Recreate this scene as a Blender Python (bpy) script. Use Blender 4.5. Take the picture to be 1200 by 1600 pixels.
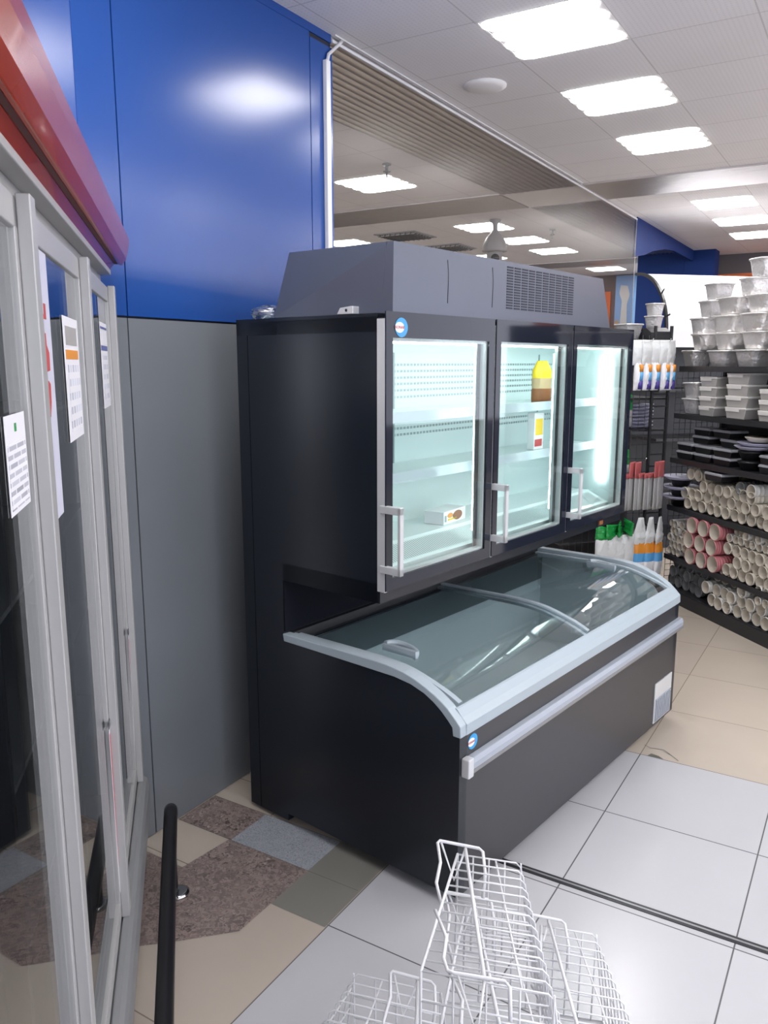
import bpy, bmesh, math, random
from mathutils import Vector, Matrix
random.seed(4)
for o in list(bpy.data.objects): bpy.data.objects.remove(o, do_unlink=True)
SC = bpy.context.scene
COL = SC.collection
R2 = math.sqrt(.5)

# ------------------------------------------------------------------ camera
cam = bpy.data.cameras.new('camera')
cam.sensor_fit = 'VERTICAL'; cam.sensor_height = 36; cam.lens = 28.356
cam.clip_start = .05; cam.clip_end = 100
camo = bpy.data.objects.new('camera', cam); COL.objects.link(camo)
camo.location = (0, 0, 1.887)
camo.rotation_euler = (math.radians(90 - 10.463), 0, math.radians(31.325))
SC.camera = camo
# ------------------------------------------------------------------ world, exposure
w = bpy.data.worlds.new('world'); SC.world = w; w.use_nodes = True
w.node_tree.nodes['Background'].inputs[0].default_value = (.85, .88, 1, 1)
w.node_tree.nodes['Background'].inputs[1].default_value = 2.2  # ambient fill added for the ceiling, entering over the low right and rear walls
SC.view_settings.view_transform = 'Standard'; SC.view_settings.look = 'None'
SC.view_settings.gamma = 1; SC.view_settings.use_curve_mapping = False
SC.view_settings.exposure = 0.48
LAMP = 15.0          # strength of the ceiling tubes
LED = 2.8            # strength of the freezer cabinet's led bars
ZC = 3.40

# ------------------------------------------------------------------ materials
def mat(name, col, rough=.5, metal=0, spec=.5, emit=0, noise=0, nscale=20, bump=0, bscale=60, coat=0):
    m = bpy.data.materials.new(name); m.use_nodes = True
    nt = m.node_tree; b = nt.nodes['Principled BSDF']
    b.inputs['Base Color'].default_value = (*col, 1)
    b.inputs['Roughness'].default_value = rough; b.inputs['Metallic'].default_value = metal
    b.inputs['Specular IOR Level'].default_value = spec
    if coat: b.inputs['Coat Weight'].default_value = coat; b.inputs['Coat Roughness'].default_value = .04
    if emit:
        b.inputs['Emission Color'].default_value = (*col, 1); b.inputs['Emission Strength'].default_value = emit
    tc = nt.nodes.new('ShaderNodeTexCoord')
    if noise:
        n = nt.nodes.new('ShaderNodeTexNoise'); n.inputs['Scale'].default_value = nscale; n.inputs['Detail'].default_value = 4
        nt.links.new(tc.outputs['Object'], n.inputs['Vector'])
        mx = nt.nodes.new('ShaderNodeMix'); mx.data_type = 'RGBA'
        mx.inputs[6].default_value = (*[c * (1 - noise) for c in col], 1); mx.inputs[7].default_value = (*[min(1, c * (1 + noise)) for c in col], 1)
        nt.links.new(n.outputs['Fac'], mx.inputs[0]); nt.links.new(mx.outputs[2], b.inputs['Base Color'])
    if bump:
        n = nt.nodes.new('ShaderNodeTexNoise'); n.inputs['Scale'].default_value = bscale
        nt.links.new(tc.outputs['Object'], n.inputs['Vector'])
        bp = nt.nodes.new('ShaderNodeBump'); bp.inputs['Strength'].default_value = bump; bp.inputs['Distance'].default_value = .01
        nt.links.new(n.outputs['Fac'], bp.inputs['Height']); nt.links.new(bp.outputs['Normal'], b.inputs['Normal'])
    return m
def glass(name, tint=(.9, .95, .95), ior=1.5, gloss=(1, 1, 1), rough=0.0, extra=0.0):
    m = bpy.data.materials.new(name); m.use_nodes = True; nt = m.node_tree
    for n in list(nt.nodes): nt.nodes.remove(n)
    out = nt.nodes.new('ShaderNodeOutputMaterial'); t = nt.nodes.new('ShaderNodeBsdfTransparent'); t.inputs[0].default_value = (*tint, 1)
    g = nt.nodes.new('ShaderNodeBsdfGlossy'); g.inputs['Color'].default_value = (*gloss, 1); g.inputs['Roughness'].default_value = rough
    lw = nt.nodes.new('ShaderNodeLayerWeight'); lw.inputs[0].default_value = .5
    pw = nt.nodes.new('ShaderNodeMath'); pw.operation = 'POWER'; pw.inputs[1].default_value = 5
    nt.links.new(lw.outputs['Facing'], pw.inputs[0])
    f0 = ((ior - 1) / (ior + 1)) ** 2 + extra
    ad = nt.nodes.new('ShaderNodeMath'); ad.operation = 'MULTIPLY_ADD'; ad.use_clamp = True; ad.inputs[1].default_value = 1 - f0; ad.inputs[2].default_value = f0
    nt.links.new(pw.outputs[0], ad.inputs[0])
    mx = nt.nodes.new('ShaderNodeMixShader'); nt.links.new(ad.outputs[0], mx.inputs[0]); nt.links.new(t.outputs[0], mx.inputs[1]); nt.links.new(g.outputs[0], mx.inputs[2])
    nt.links.new(mx.outputs[0], out.inputs[0]); return m
def tile_mat(name, c1, c2, mortar, size, msize, off, rough, mott=.04, bumpy=0, dots=0):
    m = mat(name, c1, rough); nt = m.node_tree; b = nt.nodes['Principled BSDF']
    tc = nt.nodes.new('ShaderNodeTexCoord'); mp = nt.nodes.new('ShaderNodeMapping'); mp.inputs['Location'].default_value = (*off, 0)
    nt.links.new(tc.outputs['Object'], mp.inputs[0])
    br = nt.nodes.new('ShaderNodeTexBrick'); br.offset = 0; br.squash = 1
    br.inputs['Scale'].default_value = 1; br.inputs['Brick Width'].default_value = size; br.inputs['Row Height'].default_value = size
    br.inputs['Mortar Size'].default_value = msize; br.inputs['Mortar Smooth'].default_value = .2; br.inputs['Bias'].default_value = 0
    br.inputs['Color1'].default_value = (*c1, 1); br.inputs['Color2'].default_value = (*c2, 1); br.inputs['Mortar'].default_value = (*mortar, 1)
    nt.links.new(mp.outputs[0], br.inputs['Vector'])
    n = nt.nodes.new('ShaderNodeTexNoise'); n.inputs['Scale'].default_value = 2.3; n.inputs['Detail'].default_value = 5
    nt.links.new(tc.outputs['Object'], n.inputs['Vector'])
    mx = nt.nodes.new('ShaderNodeMix'); mx.data_type = 'RGBA'; mx.blend_type = 'MULTIPLY'; mx.inputs[0].default_value = 1
    rr = nt.nodes.new('ShaderNodeMapRange'); rr.inputs[1].default_value = .3; rr.inputs[2].default_value = .7; rr.inputs[3].default_value = 1 - mott; rr.inputs[4].default_value = 1
    nt.links.new(n.outputs['Fac'], rr.inputs[0])
    nt.links.new(br.outputs['Color'], mx.inputs[6]); nt.links.new(rr.outputs[0], mx.inputs[7])
    last = mx.outputs[2]
    if dots:
        v = nt.nodes.new('ShaderNodeTexVoronoi'); v.inputs['Scale'].default_value = 45; v.inputs['Randomness'].default_value = 0
        nt.links.new(mp.outputs[0], v.inputs['Vector'])
        r3 = nt.nodes.new('ShaderNodeMapRange'); r3.inputs[1].default_value = .1; r3.inputs[2].default_value = .3; r3.inputs[3].default_value = 1 - dots; r3.inputs[4].default_value = 1
        nt.links.new(v.outputs['Distance'], r3.inputs[0])
        m2 = nt.nodes.new('ShaderNodeMix'); m2.data_type = 'RGBA'; m2.blend_type = 'MULTIPLY'; m2.inputs[0].default_value = 1
        nt.links.new(last, m2.inputs[6]); nt.links.new(r3.outputs[0], m2.inputs[7]); last = m2.outputs[2]
    nt.links.new(last, b.inputs['Base Color'])
    return m
def granite(name, cols, scale):
    m = mat(name, cols[0], .35); nt = m.node_tree; b = nt.nodes['Principled BSDF']
    tc = nt.nodes.new('ShaderNodeTexCoord'); v = nt.nodes.new('ShaderNodeTexVoronoi'); v.inputs['Scale'].default_value = scale
    n = nt.nodes.new('ShaderNodeTexNoise'); n.inputs['Scale'].default_value = scale * .7; n.inputs['Detail'].default_value = 3
    nt.links.new(tc.outputs['Object'], n.inputs['Vector'])
    mx = nt.nodes.new('ShaderNodeMix'); mx.data_type = 'RGBA'; mx.inputs[0].default_value = .25
    nt.links.new(tc.outputs['Object'], mx.inputs[6]); nt.links.new(n.outputs['Color'], mx.inputs[7]); nt.links.new(mx.outputs[2], v.inputs['Vector'])
    cr = nt.nodes.new('ShaderNodeValToRGB'); cr.color_ramp.interpolation = 'LINEAR'
    el = cr.color_ramp.elements; el[0].position = 0; el[0].color = (*cols[0], 1); el[1].position = 1; el[1].color = (*cols[-1], 1)
    for i, c in enumerate(cols[1:-1]): e = el.new((i + 1) / (len(cols) - 1)); e.color = (*c, 1)
    nt.links.new(v.outputs['Color'], cr.inputs[0]); nt.links.new(cr.outputs[0], b.inputs['Base Color'])
    return m
def rows_mat(name, paper, ink, rowh, w_, cover=.5):
    m = mat(name, paper, .6); nt = m.node_tree; b = nt.nodes['Principled BSDF']
    tc = nt.nodes.new('ShaderNodeTexCoord'); sp = nt.nodes.new('ShaderNodeSeparateXYZ'); cb = nt.nodes.new('ShaderNodeCombineXYZ')
    nt.links.new(tc.outputs['Object'], sp.inputs[0]); nt.links.new(sp.outputs[0], cb.inputs[0]); nt.links.new(sp.outputs[2], cb.inputs[1])
    br = nt.nodes.new('ShaderNodeTexBrick'); br.inputs['Scale'].default_value = 1; br.inputs['Brick Width'].default_value = w_; br.inputs['Row Height'].default_value = rowh
    br.inputs['Mortar Size'].default_value = rowh * cover * .5; br.inputs['Color1'].default_value = (*ink, 1)
    br.inputs['Color2'].default_value = (*[min(1, c * 1.6 + .05) for c in ink], 1); br.inputs['Mortar'].default_value = (*paper, 1)
    nt.links.new(cb.outputs[0], br.inputs['Vector']); nt.links.new(br.outputs['Color'], b.inputs['Base Color']); return m

M = dict(
 floor_white=tile_mat('pale_grey_floor_tile', (.50, .50, .52), (.47, .47, .49), (.12, .12, .12), .6, .0028, (.237, -.195), .22),
 floor_beige=tile_mat('beige_floor_tile', (.50, .435, .365), (.47, .41, .35), (.25, .21, .17), .6, .0024, (.237, -.195), .25, .06),
 granite_brown=granite('brown_granite', [(.05, .035, .03), (.19, .15, .14), (.32, .25, .22), (.14, .11, .105), (.5, .42, .38)], 38),
 granite_grey=granite('blue_grey_granite', [(.09, .1, .12), (.3, .32, .35), (.42, .43, .46), (.2, .22, .25)], 75),
 tile_olive=mat('olive_grey_tile', (.215, .207, .185), .3, noise=.06, nscale=3),
 crack=mat('dirty_crack', (.12, .12, .1), .8), grout=mat('tile_grout', (.16, .14, .12), .9),
 ceil=tile_mat('ceiling_tile', (.87, .85, .86), (.85, .83, .84), (.66, .64, .64), .5565, .004, (1.723, -3.615 + .5565 * 6), .8, .03, dots=.1),
 ceil_plain=mat('plain_ceiling_tile', (.85, .83, .82), .8),
 strip=mat('ribbed_mirror_metal', (.66, .64, .65), .33, 1, bump=.6, bscale=7),
 blue=mat('blue_wall_panel', (.013, .068, .29), .215, 0, .5),
 dark_blue=mat('deep_blue_fascia', (.011, .033, .15), .6, 0, .15), gap=mat('panel_gap', (.008, .012, .03), .6),
 grey=mat('grey_wall_panel', (.19, .205, .225), .28, .1, .4, noise=.05, nscale=2),
 far_grey=mat('far_wall_grey', (.13, .115, .12), .7), wall=mat('shop_wall', (.35, .34, .34), .7),
 orange=mat('orange_panel', (.65, .14, .03), .5), white_paint=mat('white_paint', (.75, .75, .76), .35),
 navy=mat('navy_black_steel', (.008, .0115, .018), .3, 0, .45), charcoal=mat('charcoal_steel', (.033, .033, .037), .36, 0, .5, noise=.05, nscale=3),
 hood=mat('slate_grey_hood', (.085, .098, .135), .3, .2, .5), matt_black=mat('matt_black_panel', (.008, .009, .014), .8, 0, .1), black=mat('black_plastic', (.01, .01, .012), .4), blackgloss=mat('black_printed_glass', (.014, .017, .028), .06, 0, .32),
 blackmetal=mat('black_powder_coat', (.02, .02, .024), .4), alu=mat('satin_aluminium', (.48, .49, .5), .3, .75), alu_light=mat('pale_aluminium', (.62, .63, .64), .38, .3),
 sill=mat('worn_grey_sill', (.25, .255, .26), .45, .3), alu_door=mat('matt_aluminium_frame', (.44, .435, .43), .4, .35), rim=mat('pale_blue_grey_plastic', (.36, .42, .46), .35), bar=mat('grey_bumper_plastic', (.34, .37, .42), .2),
 bar_low=mat('taupe_bumper_strip', (.2, .2, .2), .3), liner=mat('chest_liner', (.52, .6, .62), .4), liner_shade=mat('chest_liner_shade', (.10, .13, .14), .4), inner=mat('white_cabinet_liner', (.62, .72, .72), .35),
 slot=mat('grey_slot', (.3, .36, .37), .6), shelf_gl=mat('white_wire_shelf', (.72, .8, .8), .3), ticket=mat('grey_ticket_strip', (.42, .48, .52), .3), led=mat('led_light', (.9, 1, 1), .5, emit=LED * 3),
 tube=mat('fluorescent_tube', (1, .985, .98), .5, emit=LAMP), glass=glass('clear_glass', (.93, .97, .96)), door_glass=glass('fridge_door_glass', (.9, .92, .92), 1.5, extra=.02),
 chest_glass=glass('curved_lid_glass', (.93, .96, .965), 1.55, extra=.01), film=glass('dusty_partition_film', (.98, .975, .97), 1.3, gloss=(.22, .22, .22), rough=.3), bagfilm=glass('clear_bag_film', (.75, .8, .8), 1.4, rough=.25, extra=.3),
 wire=mat('white_coated_wire', (.75, .75, .77), .35), rubber=mat('black_rubber', (.012, .012, .014), .3), chrome=mat('chrome', (.6, .6, .6), .15, 1),
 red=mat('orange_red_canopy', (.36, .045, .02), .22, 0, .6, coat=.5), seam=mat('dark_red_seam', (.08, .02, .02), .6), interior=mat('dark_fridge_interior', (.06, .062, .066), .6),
 paper=mat('white_paper', (.7, .69, .72), .7), ink=mat('dark_ink', (.08, .08, .1), .6), redink=mat('red_print', (.45, .06, .06), .6), blueink=mat('blue_print', (.1, .12, .3), .6), lilac=mat('lilac_poster', (.56, .56, .66), .5),
 foil=mat('crinkled_aluminium_foil', (.86, .84, .83), .36, .75, bump=.7, bscale=45), foil_lid=mat('cloudy_plastic_lid', (.66, .65, .65), .22, .4, bump=.7, bscale=50),
 card=mat('white_board_lid', (.66, .64, .62), .6), boxfoil=mat('grey_foil_box', (.5, .48, .46), .4, .35), cream=mat('cream_paper_cup', (.66, .61, .52), .55), cream_in=mat('cup_inside', (.55, .5, .42), .6),
 white_cup=mat('white_foam_cup', (.7, .69, .66), .5), smoke_cup=mat('smoky_clear_plastic', (.21, .215, .22), .12, 0, .7), pink=mat('pink_striped_cup', (.55, .2, .22), .5),
 blackbox=mat('black_food_box', (.012, .012, .014), .3), clearlid=mat('frosted_lid', (.38, .39, .42), .15), lavender=mat('lavender_plate', (.45, .45, .58), .5), 
 bag_white=mat('white_bag_plastic', (.68, .7, .7), .3, bump=.6, bscale=30), bag_green=mat('green_bag_plastic', (.015, .3, .06), .25, bump=.6, bscale=30), bag_grey=mat('clear_grey_plastic', (.42, .42, .42), .2, bump=.5, bscale=30),
 b_orange=mat('orange_label', (.72, .27, .03), .4), b_blue=mat('sky_blue_label', (.1, .36, .68), .4), b_purple=mat('purple_label', (.06, .04, .25), .4), b_red=mat('red_label', (.5, .06, .06), .4), salmon=mat('salmon_label', (.5, .12, .12), .4),
 yellow=mat('yellow_label', (.8, .55, .02), .4), badge_blue=mat('badge_blue', (.02, .3, .62), .3), badge_white=mat('badge_white', (.8, .8, .82), .3), brown=mat('brown_food_print', (.25, .09, .03), .5), tan=mat('tan_food_print', (.5, .36, .2), .5),
 sky=mat('sky_print', (.2, .4, .7), .6), cloud=mat('pale_print', (.6, .62, .62), .6), olive=mat('olive_print', (.12, .12, .03), .6), canopy=mat('white_canopy_sheet', (.84, .84, .85), .4),
 lens=mat('dark_lens', (.01, .01, .015), .1), cam=mat('camera_shell', (.36, .35, .35), .45), vent=mat('grey_vent', (.35, .36, .37), .35, .6), track=mat('dark_track', (.06, .06, .065), .35, .6),
)
# ------------------------------------------------------------------ geometry helpers
class B:
    def __init__(s, off=(0, 0, 0)):
        s.bm = bmesh.new(); s.off = Vector(off); s.mi = 0
    def box(s, x0, y0, z0, x1, y1, z1):
        v = [s.bm.verts.new(Vector(p) - s.off) for p in ((x0, y0, z0), (x1, y0, z0), (x1, y1, z0), (x0, y1, z0), (x0, y0, z1), (x1, y0, z1), (x1, y1, z1), (x0, y1, z1))]
        for f in ((0, 3, 2, 1), (4, 5, 6, 7), (0, 1, 5, 4), (1, 2, 6, 5), (2, 3, 7, 6), (3, 0, 4, 7)):
            s.bm.faces.new([v[i] for i in f]).material_index = s.mi
        return s
    def face(s, pts):
        f = s.bm.faces.new([s.bm.verts.new(Vector(p) - s.off) for p in pts]); f.material_index = s.mi; return s
    def prism(s, prof, a, b, ax='x', caps=True):      # prof in the two other axes, closed polygon
        mk = {'x': lambda p, t: (t, p[0], p[1]), 'y': lambda p, t: (p[0], t, p[1]), 'z': lambda p, t: (p[0], p[1], t)}[ax]
        A = [s.bm.verts.new(Vector(mk(p, a)) - s.off) for p in prof]; C = [s.bm.verts.new(Vector(mk(p, b)) - s.off) for p in prof]
        n = len(prof)
        for i in range(n): s.bm.faces.new([A[i], A[(i + 1) % n], C[(i + 1) % n], C[i]]).material_index = s.mi
        if caps: s.bm.faces.new(A[::-1]).material_index = s.mi; s.bm.faces.new(C).material_index = s.mi
        return s
    def ribbon(s, path, th, a, b, ax='x'):            # thick sheet following an open profile
        P = [Vector((p[0], p[1])) for p in path]; up = []; dn = []
        for i, p in enumerate(P):
            t = (P[min(i + 1, len(P) - 1)] - P[max(i - 1, 0)]).normalized(); nn = Vector((-t.y, t.x))
            up.append(p + nn * th / 2); dn.append(p - nn * th / 2)
        return s.prism([tuple(p) for p in up + dn[::-1]], a, b, ax)
    def tube(s, pts, r, seg=8, closed=False):
        P = [Vector(p) - s.off for p in pts]; n = len(P); rings = []; up = Vector((0, 0, 1))
        for i in range(n):
            if closed: t = P[(i + 1) % n] - P[i - 1]
            else: t = P[min(i + 1, n - 1)] - P[max(i - 1, 0)]
            t.normalize()
            if i == 0: 
                up = Vector((0, 0, 1)) if abs(t.z) < .9 else Vector((1, 0, 0))
            sd = t.cross(up).normalized(); up = sd.cross(t).normalized()
            rings.append([s.bm.verts.new(P[i] + (sd * math.cos(2 * math.pi * k / seg) + up * math.sin(2 * math.pi * k / seg)) * r) for k in range(seg)])
        for i in range(n if closed else n - 1):
            a, b = rings[i], rings[(i + 1) % n]
            for k in range(seg): f = s.bm.faces.new([a[k], a[(k + 1) % seg], b[(k + 1) % seg], b[k]]); f.material_index = s.mi; f.smooth = True
        if not closed: s.bm.faces.new(rings[0][::-1]).material_index = s.mi; s.bm.faces.new(rings[-1]).material_index = s.mi
        return s
    def lathe(s, prof, seg=24, c=(0, 0, 0), ax='z', rf=None):
        mk = {'z': lambda r, a, h: (r * math.cos(a), r * math.sin(a), h), 'y': lambda r, a, h: (r * math.cos(a), h, r * math.sin(a)), 'x': lambda r, a, h: (h, r * math.cos(a), r * math.sin(a))}[ax]
        rings = []
        for j, (r, h) in enumerate(prof):
            rings.append([s.bm.verts.new(Vector(mk(max(r, 1e-4) * (rf(2 * math.pi * k / seg, j) if rf else 1), 2 * math.pi * k / seg, h)) + Vector(c) - s.off) for k in range(seg)])
        for a, b in zip(rings, rings[1:]):
            for k in range(seg): f = s.bm.faces.new([a[k], a[(k + 1) % seg], b[(k + 1) % seg], b[k]]); f.material_index = s.mi; f.smooth = True
        s.bm.faces.new(rings[0][::-1]).material_index = s.mi; s.bm.faces.new(rings[-1]).material_index = s.mi
        return s
    def obj(s, name, m, parent=None, bevel=0, recalc=True):
        if recalc: bmesh.ops.recalc_face_normals(s.bm, faces=s.bm.faces)
        me = bpy.data.meshes.new(name); s.bm.to_mesh(me); s.bm.free()
        for mm in (m if isinstance(m, (list, tuple)) else [m]): me.materials.append(M[mm] if isinstance(mm, str) else mm)
        o = bpy.data.objects.new(name, me); COL.objects.link(o)
        if parent: o.parent = parent
        if bevel:
            md = o.modifiers.new('bevel', 'BEVEL'); md.width = bevel; md.segments = 2; md.limit_method = 'ANGLE'; md.harden_normals = False
        return o
def rr(x0, y0, x1, y1, r, n=5):
    P = []
    for cx, cy, a0 in ((x1 - r, y1 - r, 0), (x0 + r, y1 - r, 90), (x0 + r, y0 + r, 180), (x1 - r, y0 + r, 270)):
        for i in range(n + 1):
            a = math.radians(a0 + 90 * i / n); P.append((cx + r * math.cos(a), cy + r * math.sin(a)))
    return P
def tag(o, label=None, cat=None, group=None, kind=None):
    for k, v in (('label', label), ('category', cat), ('group', group), ('kind', kind)):
        if v: o[k] = v
    return o
def thing(name, label, cat, loc=(0, 0, 0), rz=0, group=None):
    o = bpy.data.objects.new(name, None); COL.objects.link(o); o.empty_display_size = .1
    o.location = loc; o.rotation_euler = (0, 0, rz); return tag(o, label, cat, group)
def struct(o): o['kind'] = 'structure'; return o
def dup(root, loc=None, rz=None, label=None, group=None, rot=None):
    r = root.copy(); COL.objects.link(r)
    if loc is not None: r.location = loc
    if rot is not None: r.rotation_euler = rot
    elif rz is not None: r.rotation_euler = (0, 0, rz)
    if label: r['label'] = label
    if group: r['group'] = group
    for ch in list(root.children):
        c = ch.copy(); COL.objects.link(c); c.parent = r
        for g in list(ch.children):
            d = g.copy(); COL.objects.link(d); d.parent = c
    return r
def EN(e, n, z=0): return Vector((-R2 * e + R2 * n, R2 * e + R2 * n, z))
def text_obj(body, size, m, parent, loc, rot, name='lettering', depth=.0004):
    cu = bpy.data.curves.new(name, 'FONT'); cu.body = body; cu.size = size; cu.align_x = 'CENTER'; cu.align_y = 'CENTER'; cu.extrude = depth
    t = bpy.data.objects.new(name, cu); COL.objects.link(t)
    dg = bpy.context.evaluated_depsgraph_get(); me = bpy.data.meshes.new_from_object(t.evaluated_get(dg)); bpy.data.objects.remove(t)
    me.materials.append(M[m]) if not me.materials else None
    if me.materials: me.materials[0] = M[m]
    o = bpy.data.objects.new(name, me); COL.objects.link(o); o.parent = parent; o.location = loc; o.rotation_euler = rot; return o

# ================================================================== STRUCTURE
XW = -2.353
b = B()
b.mi = 0; b.face([(-1.437, -4, 0), (6, -4, 0), (6, 3.795, 0), (-1.437, 3.795, 0)])
b.mi = 1; b.face([(-12, -4, 0), (-1.437, -4, 0), (-1.437, 3.795, 0), (-12, 3.795, 0)]); b.face([(-12, 3.795, 0), (6, 3.795, 0), (6, 16, 0), (-12, 16, 0)])
def inlay(idx, pts, z=.0008): b.mi = idx; b.face([(x, y, z) for x, y in pts])
inlay(2, [(-2.07, 2.2), (-2.097, 1.97), (-3.2, 1.97), (-3.2, 1.05), (-1.916, 1.583), (-1.82, 1.669), (-1.676, 1.814), (-1.676, 2.2)])
inlay(2, [(-2.35, 2.2), (-2.06, 2.2), (-2.06, 2.42), (-2.35, 2.42)])
inlay(3, [(-2.06, 2.2), (-1.676, 2.2), (-1.676, 2.42), (-2.06, 2.42)])
inlay(4, [(-1.676, 1.98), (-1.441, 1.98), (-1.441, 2.595), (-1.676, 2.595)])
for p in [((-2.35, 2.42), (-1.676, 2.42)), ((-2.35, 2.2), (-1.45, 2.2))]:
    (xa, ya), (xb, yb) = p; inlay(6, [(xa, ya - .0012), (xb, yb - .0012), (xb, yb + .0012), (xa, ya + .0012)], .0012)
cr = [(-.843, 3.903), (-.81, 3.883), (-.748, 3.897), (-.737, 3.888), (-.662, 3.818)]
for (xa, ya), (xb, yb) in zip(cr, cr[1:]): inlay(5, [(xa, ya - .002), (xb, yb - .002), (xb, yb + .003), (xa, ya + .003)], .001)
inlay(5, [(-.804, 3.797), (-.792, 3.828), (-.756, 3.82), (-.726, 3.797)], .001)
inlay(5, [(-.752, 3.885), (-.745, 3.88), (-.70, 3.852), (-.70, 3.858)], .001)
floor = struct(b.obj('floor', ['floor_white', 'floor_beige', 'granite_brown', 'granite_grey', 'tile_olive', 'crack', 'grout'], recalc=False))
b = B(); b.box(-1.2, 2.622, -.002, 6, 2.655, .003); b.mi = 1; b.box(-1.2, 2.634, .003, 6, 2.642, .0045); struct(b.obj('trim_1', ['track', 'vent']))

b = B(); b.box(-12, -4, ZC, 6, 16, ZC + .05); ceil = struct(b.obj('ceiling', 'ceil'))
def corrugated(name, x0, y0, x1, y1, along):
    b = B(); n = 13; W = (x1 - x0) if along == 'y' else (y1 - y0); prof = []
    for i in range(n * 8 + 1):
        t = i / (n * 8); prof.append(((x0 if along == 'y' else y0) + W * t, ZC - .012 - .005 * abs(math.sin(math.pi * n * t))))
    prof += [((x1 if along == 'y' else y1), ZC - .001), ((x0 if along == 'y' else y0), ZC - .001)]
    if along == 'y': b.prism(prof, y0, y1, 'y')
    else: b.prism(prof, x0, x1, 'x')
    return struct(b.obj(name, 'strip'))
corrugated('trim_2', -3.10, 3.40, XW - .01, 7.13, 'y'); corrugated('trim_3', -3.10, 7.86, XW - .01, 12, 'y')
corrugated('trim_4', XW + .01, 7.13, 6, 7.86, 'x'); corrugated('trim_5', -12, 7.13, -3.12, 7.86, 'x')
corrugated('trim_6', -12, 12.3, -3.12, 12.95, 'x')
b = B(); b.box(-3.10, 7.135, ZC - .012, XW, 7.855, ZC); struct(b.obj('trim_7', 'ceil_plain'))
b = B(); b.box(XW - .008, 3.4, ZC - .032, XW + .002, 9.0, ZC - .018); b.box(XW + .012, 3.4, ZC - .006, XW + .018, 7.1, ZC); struct(b.obj('trim_8', 'white_paint'))

# left wall: blue cladding above grey cladding, with shadow gaps between panels
ZJ = 2.047
b = B(); b.box(XW - .75, 2.02, 0, XW - .012, 3.395, ZC); b.mi = 0
b.mi = 1
for y0, y1 in ((1.915, 2.078), (2.084, 3.216), (3.222, 3.395)): b.box(XW - .02, y0, ZJ + .008, XW, y1, ZC - .04 if y0 < 3 else ZC - .06)
b.box(XW - .02, 1.915, ZC - .036, XW - .004, 3.395, ZC)
b.box(XW - .75, 3.39, 0, XW - .012, 3.397, ZC)
b.mi = 2
for y0, y1 in ((2.024, 2.076), (2.082, 3.395)): b.box(XW - .02, y0, .004, XW, y1, ZJ)
b.mi = 1; b.prism([(XW - .003, 1.915), (XW - .02, 1.925), (XW - 1.5, .445), (XW - 1.48, .43)], ZJ, ZC, 'z')
b.mi = 0; b.box(XW - .72, 2.02, 0, XW - .03, 2.05, ZC)
struct(b.obj('wall_left', ['gap', 'blue', 'grey']))
# clear glazed partition carrying on from the blue wall
p = B().box(XW - .006, 3.405, .02, XW, 9.0, ZC - .03).obj('window_1', 'film'); struct(p)
B().box(XW - .007, 8.997, 0, XW - .003, 9.003, ZC - .03).obj('window_frame', 'white_paint', p)
B().box(XW - .02, 3.4, .0, XW + .01, 9.0, .02).obj('window_sill', 'white_paint', p)
# blue bulkhead with an arched lower edge, and the far walls
arch = [(9.0, 3.0), (9.35, 3.05), (9.76, 3.14), (10.3, 3.22), (10.8, 3.26), (12, 3.26), (12, ZC), (9.0, ZC)]
b = B(); b.prism(arch, XW - .03, XW, 'x'); struct(b.obj('trim_9', 'dark_blue'))
b = B(); b.box(-3.10, 12, 0, -2.47, 12.3, ZC); b.box(-2.466, 12, 0, -2.07, 12.3, ZC); struct(b.obj('wall_far', 'dark_blue'))
b = B(); b.box(-3.1, 12.7, 0, 6, 12.9, ZC); b.mi = 1; b.box(-2.9, 12.68, 2.2, 6, 12.7, 3.13); struct(b.obj('wall_front', ['far_grey', 'orange']))
struct(B().box(-12, 14.6, 0, -3.1, 14.8, ZC).obj('wall_back', 'far_grey'))
struct(B().box(6, -4, 0, 6.2, 16, .9).obj('wall_right', 'wall')); struct(B().box(-12, -4.2, 0, 6, -4, .9).obj('wall_rear', 'wall'))  # unseen walls kept low so the world light fills the ceiling
struct(B().box(-12.2, -4, 0, -12, 16, ZC).obj('wall_side', 'wall'))

# ================================================================== CEILING LIGHTS
def make_light():
    t = thing('ceiling_light', '', 'ceiling light')
    b = B(); S = .5565
    for a in ((0, 0, S, .012), (0, S - .012, S, S), (0, 0, .012, S), (S - .012, 0, S, S)): b.box(a[0], a[1], -.0010, a[2], a[3], 0)
    b.obj('light_frame', 'ceil_plain', t)
    B().box(.13, .03, -.0012, S - .13, S - .03, -.0002).obj('reflector', 'white_paint', t)
    for k in range(4):
        b = B(); y = .075 + k * .1355; r = .066
        P = []
        for i in range(9): a = math.radians(-90 + 180 * i / 8); P.append((S - .012 - r + r * math.cos(a), y + r * math.sin(a)))
        for i in range(9): a = math.radians(90 + 180 * i / 8); P.append((.012 + r + r * math.cos(a), y + r * math.sin(a)))
        b.prism(P, -.0045, -.0015, 'z'); b.obj('lamp_tube', 'tube', t)
    return t
L0 = make_light()
lights = []
near = ['nearest', 'second', 'third']
for k in range(3): lights.append((-1.723, 3.615 + 1.113 * k, ['nearest and largest', 'middle', 'farthest'][k] + ' ceiling light before the ribbed cross strip, above the freezer aisle', 'ceiling lights above the freezer aisle'))
for k, n in enumerate(('nearest', 'middle', 'farthest')): lights.append((-1.723, 8.40 + 1.14 * k, n + ' ceiling light beyond the ribbed cross strip, over the foil trays', 'ceiling lights beyond the cross strip'))
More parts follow.
